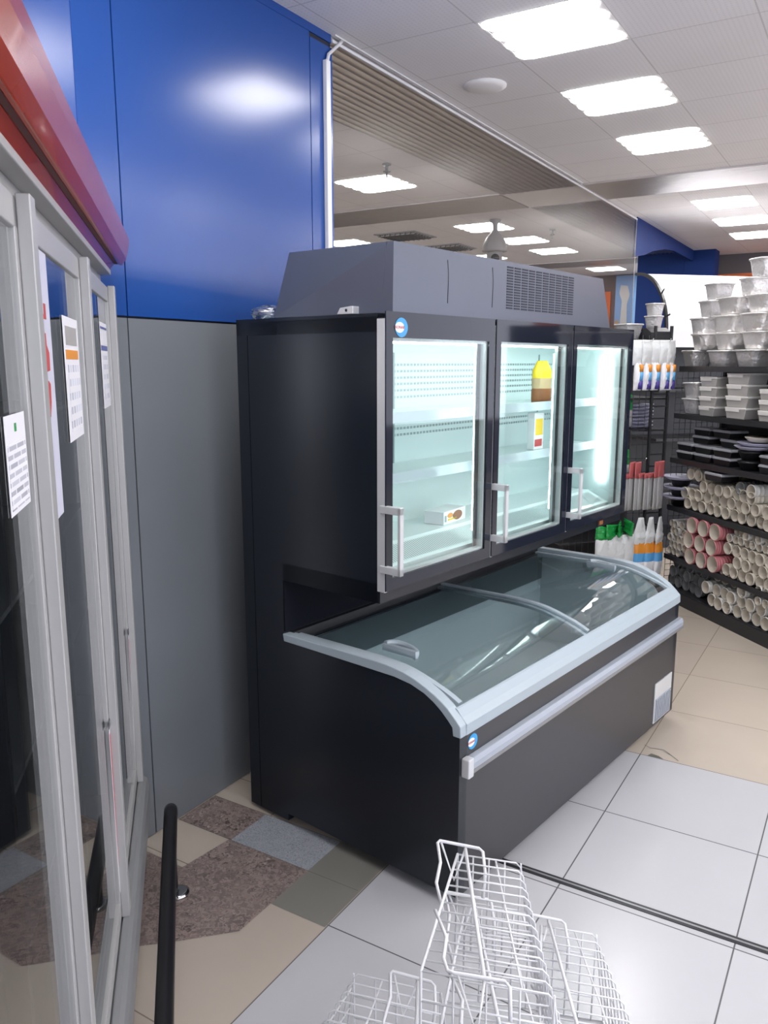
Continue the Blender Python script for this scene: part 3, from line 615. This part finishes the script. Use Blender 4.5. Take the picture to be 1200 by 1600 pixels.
def mesh_panel(parent, xx, n0, n1, z0, z1, m='blackmetal', st=.05, name='wire_mesh'):
    b = GB()
    k = 0
    n = n0
    while n <= n1 + .001: b.tube([(xx, n, z0), (xx, n, z1)], .0022, 5); n += st
    z = z0
    while z <= z1 + .001: b.tube([(xx, n0, z), (xx, n1, z)], .0022, 5); z += st
    return b.obj(name, m, parent)
mesh_panel(gd, X0 + .01, 3.75, 4.17, .12, 1.85)
# wing rack with hanging goods
wr = thing('wire_rack', 'black wire mesh rack left of the shelving gondola hung with bagged goods', 'rack', EN(5.95, 3.40), GR)
WB = lambda: B((-5.95, 3.40, 0))
b = WB()
for n in (3.56, 3.70): b.box(-5.735, n - .009, .0, -5.715, n + .009, 2.17)
for i in range(22): b.box(-5.73, 3.56, .12 + i * .095, -5.72, 3.70, .132 + i * .095)
b.obj('ladder_post', 'track', wr)
b = WB()
n = 2.85
while n < 3.56: b.tube([(-5.725, n, .15), (-5.725, n, 2.10)], .0022, 5); n += .055
for i in range(18): b.tube([(-5.725, 2.85, .15 + i * .11), (-5.725, 3.56, .15 + i * .11)], .0022, 5)
b.obj('wire_mesh', 'track', wr)
b = WB(); b.box(-6.3, 2.85, 0, -6.28, 3.72, 2.0); b.box(-6.3, 2.85, 2.05, -5.74, 3.50, 2.07); b.prism([(-6.0, 1.9), (-5.72, 1.9), (-5.72, 2.12), (-5.8, 2.16), (-5.9, 2.10), (-6.0, 2.08)], 3.52, 3.70, 'y'); b.obj('rack_frame', 'blackmetal', wr)
for z in (.45, .9, 1.35, 1.6):
    WB().box(-6.28, 2.85, z, -5.78, 3.72, z + .015).obj('rack_shelf', 'blackmetal', wr)
for n, z in ((3.45, 2.05), (3.45, 1.14), (3.35, .60), (3.6, .62), (3.6, 2.05), (3.2, .60)):
    WB().tube([(-5.725, n, z), (-5.58, n, z), (-5.57, n, z + .02)], .003, 6).obj('hook', 'chrome', wr)
# illuminated canopy of the gondola behind
cv = thing('curved_canopy', 'white curved canopy sheet arching behind the foil trays', 'canopy', EN(7.5, 6.0, 2.19), GR)
CB = lambda: B((-7.5, 6.0, 2.19))
arc = [(-7.79 + .60 * math.sin(math.radians(a)), 2.19 + .60 * math.cos(math.radians(a))) for a in range(0, 92, 6)] + [(-7.19, 2.04)]
CB().ribbon(arc, .008, 4.6, 8.2, 'y').obj('canopy_sheet', 'canopy', cv)
CB().ribbon(arc, .03, 4.575, 4.60, 'y').obj('canopy_rib', 'black', cv)
b = CB()
for a in (52, 76):
    s_, c_ = math.sin(math.radians(a)), math.cos(math.radians(a)); b.tube([(-7.79 + .61 * s_, 4.59, 2.19 + .61 * c_), (-7.79 + .66 * s_, 4.59, 2.19 + .67 * c_)], .008, 6)
b.obj('clip', 'black', cv)
bk = thing('back_gondola', 'dark gondola body beneath the white curved canopy', 'shelving', EN(7.8, 6.3), GR)
BB = lambda: B((-7.8, 6.3, 0)); BB().box(-7.85, 4.62, 0, -7.80, 8.2, 2.16).obj('back_panel', 'blackmetal', bk); BB().box(-7.8, 4.62, 0, -7.25, 8.2, .12).obj('plinth', 'blackmetal', bk)
for z in (.6, 1.1, 1.6, 2.12): BB().box(-7.8, 4.62, z, -7.3, 8.2, z + .03).obj('shelf', 'blackmetal', bk)

# ---------- goods
used = set()
def place(proto, e, n, z, rz=0, label=None, group=None):
    loc = EN(e, n, z)
    if proto.name not in used:
        used.add(proto.name); proto.location = loc; proto.rotation_euler = (0, 0, GR + rz); tag(proto, label, None, group); return proto
    return dup(proto, loc, GR + rz, label, group)
def foil_tray(w_, d_, h, name='foil_tray', m='foil'):
    b = B()
    def rf(a, j):
        c, s = abs(math.cos(a)), abs(math.sin(a)); k = 1 / ((c ** 4 + s ** 4) ** .25)
        return k * (1 + (.03 if (int(a * 40 / (2 * math.pi) * 1.0001 + .01) % 2) else 0) * (0 < j < 4)) * (1 if s < c else 1)
    b.lathe([(.72, 0), (.74, .003), (.84, h * .5), (.93, h * .86), (.96, h * .88), (1.05, h * .9), (1.06, h * .97), (1.0, h), (.9, h - .004), (.0, h - .006)], 40, rf=rf)
    for v in b.bm.verts: v.co.x *= w_ / 2; v.co.y *= d_ / 2
    o = b.obj(name, m); o['category'] = 'tray'; return o
nm = ['bottom', 'second from bottom', 'third from bottom', 'top']
TA = foil_tray(.20, .2, .125); TB = foil_tray(.25, .2, .12); TD = foil_tray(.13, .12, .10, m='foil_lid'); TCp = foil_tray(.19, .18, .12, m='foil_lid')
ft = [ # e, n, level, kind, label
 (5.66, 3.90, 0, 'A', 'foil tray at the left end of the top shelf, bottom row'), (5.32, 3.90, 0, 'B', 'foil tray second from left in the bottom row on the top shelf'), (5.00, 3.90, 0, 'B', 'foil tray third from left in the bottom row on the top shelf'),
 (5.58, 3.92, 1, 'A', 'foil tray at the left end of the second row up on the top shelf'), (5.28, 3.92, 1, 'B', 'foil tray in the middle of the second row up'), (4.97, 3.92, 1, 'B', 'foil tray right of the middle in the second row up'),
 (5.62, 3.92, 2, 'C', 'cloudy lidded tray at the left end of the third row up'), (5.28, 3.90, 2, 'B', 'foil tray in the middle of the third row up'), (4.97, 3.90, 2, 'B', 'foil tray right of the middle in the third row up'),
 (5.56, 3.94, 3, 'C', 'cloudy lidded tray second from the top of the leftmost tray column'), (5.24, 3.90, 3, 'B', 'wide foil tray in the fourth row up'), (4.95, 3.92, 3, 'B', 'foil tray fourth row up against the picture edge'),
 (5.53, 3.96, 4, 'C', 'cloudy lidded tray crowning the leftmost tray column'), (5.10, 3.94, 4, 'C', 'lidded tray fifth row up, under the topmost tray'), (5.02, 3.95, 5, 'C', 'topmost lidded tray of the whole pile')]
for e, n, k, kind, lb in ft:
    place({'A': TA, 'B': TB, 'C': TCp}[kind], e, n, 1.860 + k * .1245, random.uniform(-.12, .12), lb, 'foil trays piled on the top shelf')
for k in range(4):
    for i, e in enumerate((4.68, 4.40, 4.12, 3.84)): place(TB, e, 3.92, 1.860 + k * .1245, random.uniform(-.1, .1), '%s foil tray of the %s right-hand column on the top shelf' % (nm[k], ('first', 'second', 'third', 'fourth')[i]), 'foil trays running right along the top shelf')
#foil-lined boxes with white card lids on second shelf
def lidbox(w_, d_, h):
    t = thing('lidded_foil_box', '', 'food box')
    b = B(); b.prism([(-w_ / 2 * .82, 0), (w_ / 2 * .82, 0), (w_ / 2 * .97, h - .014), (-w_ / 2 * .97, h - .014)], -d_ / 2, d_ / 2, 'y'); b.obj('tray_base', 'boxfoil', t, bevel=.004)
    B().box(-w_ / 2, -d_ / 2 - .004, h - .014, w_ / 2, d_ / 2 + .004, h).obj('card_lid', 'card', t, bevel=.003)
    B().box(-w_ / 2 * .9, -d_ / 2 - .006, h - .030, w_ / 2 * .4, -d_ / 2 - .003, h - .004).obj('side_flap', 'card', t)
    return t
LBX = lidbox(.20, .14, .072); LBY = lidbox(.235, .16, .08)
nm = ['bottom', 'second from bottom', 'third from bottom', 'top']
for k in range(4): place(LBX, 5.33, 3.85, 1.497 + k * .0725, random.uniform(-.06, .06), nm[k] + ' box of the middle stack of four small lidded foil boxes', 'lidded foil boxes on the second shelf')
for k in range(4): place(LBY, 5.0, 3.86, 1.497 + k * .0805, random.uniform(-.06, .06), nm[k] + ' box of the taller stack of lidded foil boxes near the picture edge', 'lidded foil boxes on the second shelf')
for k in range(3):
    for i, e in enumerate((4.68, 4.38, 4.08)): place(LBX, e, 3.86, 1.497 + k * .0725, 0, '%s lidded foil box, %s stack right of the tall one, second shelf' % (nm[k], ('first', 'second', 'third')[i]), 'lidded foil boxes further right')
for k in range(2): place(TCp, 5.60, 3.88, 1.497 + k * .121, .1, ('lower', 'upper')[k] + ' cloudy tray at the left end of the second shelf', 'cloudy trays on the second shelf')
# black food boxes, third shelf
def bbox(w_, d_, h):
    t = thing('black_food_box', '', 'food box')
    b = B(); b.prism([(-w_ / 2 * .85, 0), (w_ / 2 * .85, 0), (w_ / 2, h * .68), (-w_ / 2, h * .68)], -d_ / 2, d_ / 2, 'y'); b.obj('box_base', 'blackbox', t, bevel=.004)
    b = B(); b.prism([(-w_ / 2 - .004, h * .68), (w_ / 2 + .004, h * .68), (w_ / 2, h * .9), (w_ / 2 * .9, h), (-w_ / 2 * .9, h), (-w_ / 2, h * .9)], -d_ / 2 - .004, d_ / 2 + .004, 'y'); b.obj('clear_lid', 'clearlid', t, bevel=.004)
    return t
BX = bbox(.2, .15, .062); row = ['bottom', 'second', 'third', 'fourth']
for k, es in enumerate(((5.58, 5.35, 5.12, 4.62, 4.40), (5.58, 5.35, 5.12, 4.62, 4.40), (5.47, 5.13, 4.62), (5.46, 5.22, 4.62))):
    for i, e in enumerate(es): place(BX, e, 3.86 if k < 2 else 3.92, 1.147 + k * .0635, random.uniform(-.05, .05), 'black food box, %s layer, %s on the third shelf' % (row[k], ('far left', 'second column', 'third column', 'right of the round bowls', 'rightmost')[i] if len(es) > 3 else ('far left', 'left of the bowls', 'right of the bowls')[i]), 'black food boxes on the third shelf')
bw = B().lathe([(.06, 0), (.085, .05), (.09, .052), (.09, .062), (.07, .07), (0, .07)], 24).obj('round_bowl', ['blackbox']); bw['category'] = 'bowl'
for k in range(2): place(bw, 4.87, 3.84, 1.147 + k * .071, 0, ('lower', 'upper')[k] + ' dark round bowl with shiny lid on the third shelf', 'dark round bowls')
pl = B().lathe([(.10, 0), (.14, .022), (.142, .026), (.12, .02), (0, .014)], 28).obj('plate_stack', 'lavender'); pl['category'] = 'plates'
for k, (r_, lb) in enumerate(((0, 'wide lavender plate resting on the dark bowls'), (.1, 'second lavender plate above the wide one'))): place(pl, 4.86 - k * .03, 3.86, 1.291 + k * .028, r_, lb, 'lavender plates')
cp = B().lathe([(.08, 0), (.11, .03), (.112, .034), (0, .03)], 28).obj('cream_plate', 'cream'); place(cp, 4.83, 3.88, 1.347, 0, 'cream plate topping the lavender plates on the third shelf', None); cp['category'] = 'plate'
# cup sleeves: nested cups lying on their sides with open mouths to the aisle
def sleeve(r, L, m, mi='cream_in', name='cup_sleeve', ribs=10):
    b = B(); pr = [(r * .93, L)]
    for i in range(ribs): y = L * (1 - (i + 1) / (ribs + 1)); pr += [(r * .94, y + .006), (r * 1.0, y + .003), (r * .95, y)]
    pr = [(0, L)] + pr + [(r * .97, .012), (r * 1.04, .006), (r * 1.04, 0), (r * .97, 0)]
    b.lathe(pr, 18, ax='y'); b.mi = 1; b.lathe([(r * .96, -.0005), (r * .92, .012), (r * .72, .07), (0, .07)], 18, ax='y')
    # open front: remove the flat cap so the cavity shows
    b.bm.faces.ensure_lookup_table()
    for f in [f for f in b.bm.faces if len(f.verts) > 4 and all(abs(v.co.y - 0) < .001 for v in f.verts)]: b.bm.faces.remove(f)
    o = b.obj(name, [m, mi], recalc=False); o['category'] = 'cups'; return o
S8 = sleeve(.043, .40, 'cream'); S6 = sleeve(.030, .38, 'white_cup'); SP = sleeve(.062, .40, 'pink', name='striped_cup_sleeve', ribs=16); SK = sleeve(.045, .36, 'smoke_cup', 'smoke_cup', 'clear_cup_sleeve'); SW = sleeve(.046, .40, 'white_cup')
ORD = ('leftmost', 'second', 'third', 'fourth', 'fifth', 'sixth', 'seventh', 'eighth', 'ninth', 'tenth', 'eleventh', 'twelfth', 'thirteenth', 'fourteenth', 'fifteenth', 'sixteenth', 'seventeenth', 'eighteenth')
def pack(proto, r, e_list, z0, label, group, nf=3.75):
    for k, (ea, eb) in enumerate(e_list):
        e = ea
        i = 0
        while e > eb:
            place(proto, e, nf + random.uniform(0, .03), z0 + r * 1.04 + k * r * 1.80, 0, label % (ORD[i], ('bottom', 'second', 'third', 'fourth', 'fifth')[k]), group)
            e -= 2 * r * 1.05; i += 1
pack(S8, .043, [(5.45, 4.0), (5.50, 4.05), (5.27, 4.7), (5.43, 5.2)], .770, 'cream paper cup sleeve, %s from the left in the %s row of the fourth shelf', 'cream cup sleeves on the fourth shelf')
place(BX, 5.12, 3.80, 1.035, 0, 'black box with a pale lid laid on top of the cream cup sleeves', 'box on the cups')
place(S8, 5.38, 3.77, 1.065, 0, 'lone cream cup sleeve at the top of the fourth shelf, beside the black box', 'top cup sleeves')
place(SK, 4.86, 3.76, 1.02, 0, 'dark smoky cup sleeve lying on the cream cups', 'dark cup sleeves'); place(SW, 4.72, 3.74, 1.02, 0, 'white cup sleeve beside the dark one on the fourth shelf', 'top white sleeves')
for k in range(3): 
    place(bw, 5.62, 3.80, .77 + k * .078, 0, ('bottom', 'middle', 'top')[k] + ' of three pale-lidded bowls at the left end of the fourth shelf', 'lidded bowls on the fourth shelf')
    place(pl, 5.62, 3.80, .77 + k * .078 + .055, 0, 'pale saucer lid on the %s left bowl of the fourth shelf' % ('bottom', 'middle', 'top')[k], 'bowl lids')
pack(S6, .030, [(5.64, 5.42), (5.62, 5.42), (5.64, 5.40), (5.62, 5.36), (5.65, 5.50)], .372, 'narrow white cup sleeve, %s in the %s row at the fifth shelf left end', 'narrow white sleeves on the fifth shelf', 3.74)
for k in range(3):
    for i in range(3): place(SP, 5.33 - i * .132 - (.0 if k == 1 else .03), 3.70 + .005 * i, .43 + k * .120, 0, '%s pink and white striped cup sleeve of the %s row on the fifth shelf' % (('left', 'middle', 'right')[i], ('bottom', 'middle', 'top')[k]), 'pink striped cup sleeves')
pack(S8, .043, [(4.92, 3.9), (4.80, 3.9), (4.93, 4.1)], .372, 'cream cup sleeve, %s right of the striped ones in the fifth shelf %s row', 'cream cup sleeves on the fifth shelf', 3.73)
pack(S6, .030, [(4.92, 4.2), (4.85, 4.3)], .62, 'small white cup sleeve, %s in the %s small row atop the fifth shelf', 'small white sleeves on the fifth shelf', 3.73)
pack(SK, .045, [(5.66, 5.2), (5.62, 4.9), (5.60, 4.85)], .10, 'smoky clear cup sleeve, %s in the %s row of the lowest shelf', 'smoky clear cup sleeves', 3.78)
pack(SW, .046, [(5.06, 4.0), (5.12, 4.5)], .10, 'white cup sleeve, %s in the %s row of the lowest shelf', 'white cup sleeves on the bottom shelf', 3.73)
pack(S8, .043, [(5.03, 4.75)], .30, 'cream cup sleeve, %s above the white ones near the pink cups, %s tier', 'upper cream sleeves on the bottom shelf', 3.75)
place(SW, 4.72, 3.73, .31, 0, 'large white cup sleeve near the picture edge above the bottom shelf stack', 'upper white sleeve')
for k in range(2):
    for i in range(3): place(S6, 4.55 - i * .075, 3.73, .29 + k * .075, 0, '%s small white cup sleeve of the little %s row over the lowest shelf' % (('left', 'middle', 'right')[i], ('lower', 'upper')[k]), 'small sleeves over the bottom shelf')

# ---------- hanging bags on the rack
def place_bag(o, e, n, z, rz=0, tilt=0):
    o.location = EN(e, n, z); o.rotation_euler = (tilt, 0, math.radians(45) + rz + math.pi * 0)
for i, (n, a) in enumerate(((3.365, 0), (3.43, .3), (3.51, 0), (3.585, .2), (3.64, .5))):
    t = thing('bagged_cup_pack', 'orange, blue and purple striped pack, %s of five hanging beside the freezer' % ('leftmost', 'second from left', 'middle', 'fourth from left', 'rightmost')[i], 'bag', EN(5.62 - .01 * (i % 2), n, 1.68), math.radians(45) + a, 'striped packs hanging on the rack')
    bag('clear_top', .115, .19, .04, 'bag_white', t, 20 + i, 1.0).location = (0, 0, .19)
    bag('pack', .07, .22, .06, ['badge_white'], t, 30 + i, .95, None, .95)
    for z0, z1, m_ in ((.01, .075, 'b_purple'), (.075, .14, 'b_blue'), (.14, .195, 'b_orange')):
        b = B(); b.tube([(.012, -.020, z0), (.014, -.020, z1)], .018, 8); b.obj('print_band', m_, t)
for i in range(8):
    n = 3.32 + i * .042
    t = thing('flat_pack', '%s from the left of the grey flat packs hanging above the chest corner' % ORD[i], 'pack', EN(5.60 + .012 * (i % 2), n, .75), math.radians(45) + .55, 'grey flat packs hanging on the rack')
    bag('pack_body', .10, .27, .018, ['bag_grey'], t, 50 + i, .9, None, .95); o = bag('pack_header', .10, .13 if i in (1, 2, 6, 7) else .04, .02, ['salmon'], t, 60 + i, .95, None, .95); o.location = (0, 0, .25)
for i, n in enumerate((3.12, 3.19, 3.26, 3.33)):
    t = thing('green_top_bag', 'green-topped clear bag of white goods, %s of four under the freezer doors' % ('leftmost', 'second from left', 'third from left', 'rightmost')[i], 'bag', EN(5.58, n, .30), math.radians(45), 'green-topped bags behind the chest')
    bag('bag_body', .13, .26, .06, ['bag_white'], t, 70 + i, .8, None, .9); o = bag('green_header', .15, .11, .06, ['bag_green'], t, 80 + i, 1.2, None, .3); o.location = (0, 0, .22 + .015 * i); o.rotation_euler = (0, .22 - .1 * i, .5 * i)
for i, n in enumerate((3.44, 3.53, 3.61)):
    t = thing('orange_pack', 'clear bag with an orange and sky-blue pack, %s of three behind the chest corner' % ('left', 'middle', 'right')[i], 'bag', EN(5.58, n, .22), math.radians(45) + .3 * i, 'orange and blue packs behind the chest')
    bag('clear_top', .12, .22, .05, 'bag_white', t, 90 + i, .4, None, .4).location = (0, 0, .25)
    bag('pack', .12, .28, .06, ['badge_white', 'b_blue', 'b_orange'], t, 95 + i, .95, [(.38, 0), (.68, 1), (1.1, 2)], .97)
for i, (n, z) in enumerate(((3.42, 1.36), (3.42, .92), (3.30, 1.36))):
    t = thing('green_top_bag', 'green-topped bag inside the wire rack, %s' % ('below the striped packs', 'beside the red-headed packs', 'half hidden by the freezer door edge')[i], 'bag', EN(5.86, n, z + .02), math.radians(45), 'green-topped bags in the rack')
    bag('bag_body', .12, .16, .06, ['bag_grey'], t, 110 + i, .8, None, .9); o = bag('green_header', .12, .13, .05, ['bag_green'], t, 120 + i, .8, None, .6); o.location = (0, 0, .13)
for k in range(7): place(pl, 5.98, 3.58, 1.366 + k * .028, 0, 'lavender plate behind the rack mesh, %s from the bottom of its stack' % ORD[k].replace('leftmost', 'first'), 'lavender plates behind the mesh')
place(TCp, 5.92, 3.44, 2.072, .2, 'cloudy lidded tray on top of the wire rack, left of the curved canopy rib', 'trays on the rack'); 
place(TD, 6.05, 3.74, 2.165, .4, 'tilted cloudy tray above the rack by the ladder posts, lower one', 'trays on the rack'); place(TD, 6.06, 3.75, 2.265, .1, 'cloudy tray stacked highest above the rack, inside the canopy arch', 'trays on the rack')
b = WB(); b.box(-6.2, 3.55, 2.14, -5.9, 3.78, 2.162); b.obj('top_plate', 'blackmetal', wr)

# ================================================================== WIRE BASKETS
def skew(o):
    for v in o.data.vertices: v.co.x += .24 * v.co.y
    return o
def basket(label, sd=1, wl=(.02, .13), wr_=(.14, .14)):
    """sd=+1: tall wire wall on the local +y side; wl / wr_ = half widths at the far and near end of the open and walled sides"""
    t = thing('wire_basket', label, 'basket'); L, H, n = .44, .29, 14
    yo = lambda x: -sd * (wl[0] + (wl[1] - wl[0]) * (x / L + .5)); yw = lambda x: sd * (wr_[0] + (wr_[1] - wr_[0]) * (x / L + .5))
    b = B()
    for i in range(n):
        x = -L / 2 + L * i / (n - 1); a, c = yo(x), yw(x)
        b.tube([(x, a, 0), (x, c - sd * .012, 0), (x, c, -.012), (x * 1.08, c + sd * .035, -H)], .0022, 6)
    b.obj('cross_wires', 'wire', t)
    b = B()
    b.tube([(-L / 2, (yw(-L / 2)) * .55, -.003), (L / 2, yw(L / 2) * .55, -.003)], .0026, 6)
    for z in (-.045, -.11, -.18, -.24):
        f = sd * .035 * (-z / H); b.tube([(-L / 2, yw(-L / 2) + f, z), (L / 2, yw(L / 2) + f, z)], .0022, 6)
    b.obj('long_wires', 'wire', t)
    for s_ in (-1, 1):
        b = B(); x = s_ * L / 2; a, c = yo(x), yw(x)
        for k in range(5): y = a + (c - a) * k / 4; b.tube([(x, y, 0), (x * 1.06, y, -H)], .0022, 6)
        for z in (-.07, -.14, -.21): b.tube([(x * (1 + .06 * -z / H), a, z), (x * (1 + .06 * -z / H), c, z)], .0022, 6)
        b.obj('end_mesh', 'wire', t)
    b = B(); b.tube([(-L / 2, yo(-L / 2), 0), (L / 2, yo(L / 2), 0), (L / 2 * 1.06, yo(L / 2), -H), (L / 2 * 1.08, yw(L / 2) + sd * .035, -H), (-L / 2 * 1.08, yw(-L / 2) + sd * .035, -H), (-L / 2 * 1.06, yo(-L / 2), -H)], .0034, 8, closed=True)
    b.obj('rim', 'wire', t)
    b = B(); b.tube([(-L / 2 - .008, 0, .018), (L / 2 + .01, 0, .014)], .0044, 8); b.obj('stiffening_rod', 'wire', t)
    b = B(); x = -L / 2 - .006
    b.tube([(x + .20, -.068, -.035), (x + .14, -.082, .0), (x + .07, -.068, .012), (x + .006, -.072, .024), (x, -.066, .028), (x, .035, .022), (x + .006, .044, .018), (x + .05, .046, -.012), (x + .10, .036, -.05)], .0042, 8)
    b.tube([(x + .003, -.062, .024), (x + .09, -.035, -.02), (x + .005, 0, .018)], .0034, 6); b.obj('hook_handle', 'wire', t)
    b = B(); x = L / 2 + .008
    b.tube([(x - .17, -.092, .03), (x - .09, -.072, .026), (x - .03, -.082, .022), (x, -.075, .018), (x, -.06, .016), (x, .04, .018), (x + .006, .05, .012), (x + .05, .046, -.03)], .0042, 8)
    b.tube([(x, -.055, .014), (x + .07, -.02, -.06), (x, .0, .012)], .0034, 6); b.obj('hook_handle', 'wire', t)
    for o in t.children: skew(o)
    t['group'] = 'white wire baskets'; return t
ang = math.atan2(-.86, .51)
k1 = basket('topmost white wire basket, lying across the others by the freezer corner'); k1.location = (-.70, 1.555, .62); k1.rotation_euler = (0, 0, ang)
k2 = basket('left white wire basket of the pile, at the bottom edge', -1, (.06, .10), (.17, .33)); k2.location = (-.775, 1.415, .294); k2.rotation_euler = (0, 0, ang - .05)
k3 = basket('right white wire basket of the pile, behind the topmost one', 1, (.02, .10), (.13, .15)); k3.location = (-.556, 1.818, .294); k3.rotation_euler = (0, 0, ang)
k4 = dup(k1, (-.655, 1.535, .50), None, 'wire basket nested beneath the topmost one, its mesh showing through', 'white wire baskets', rot=(0, 0, ang + .04))
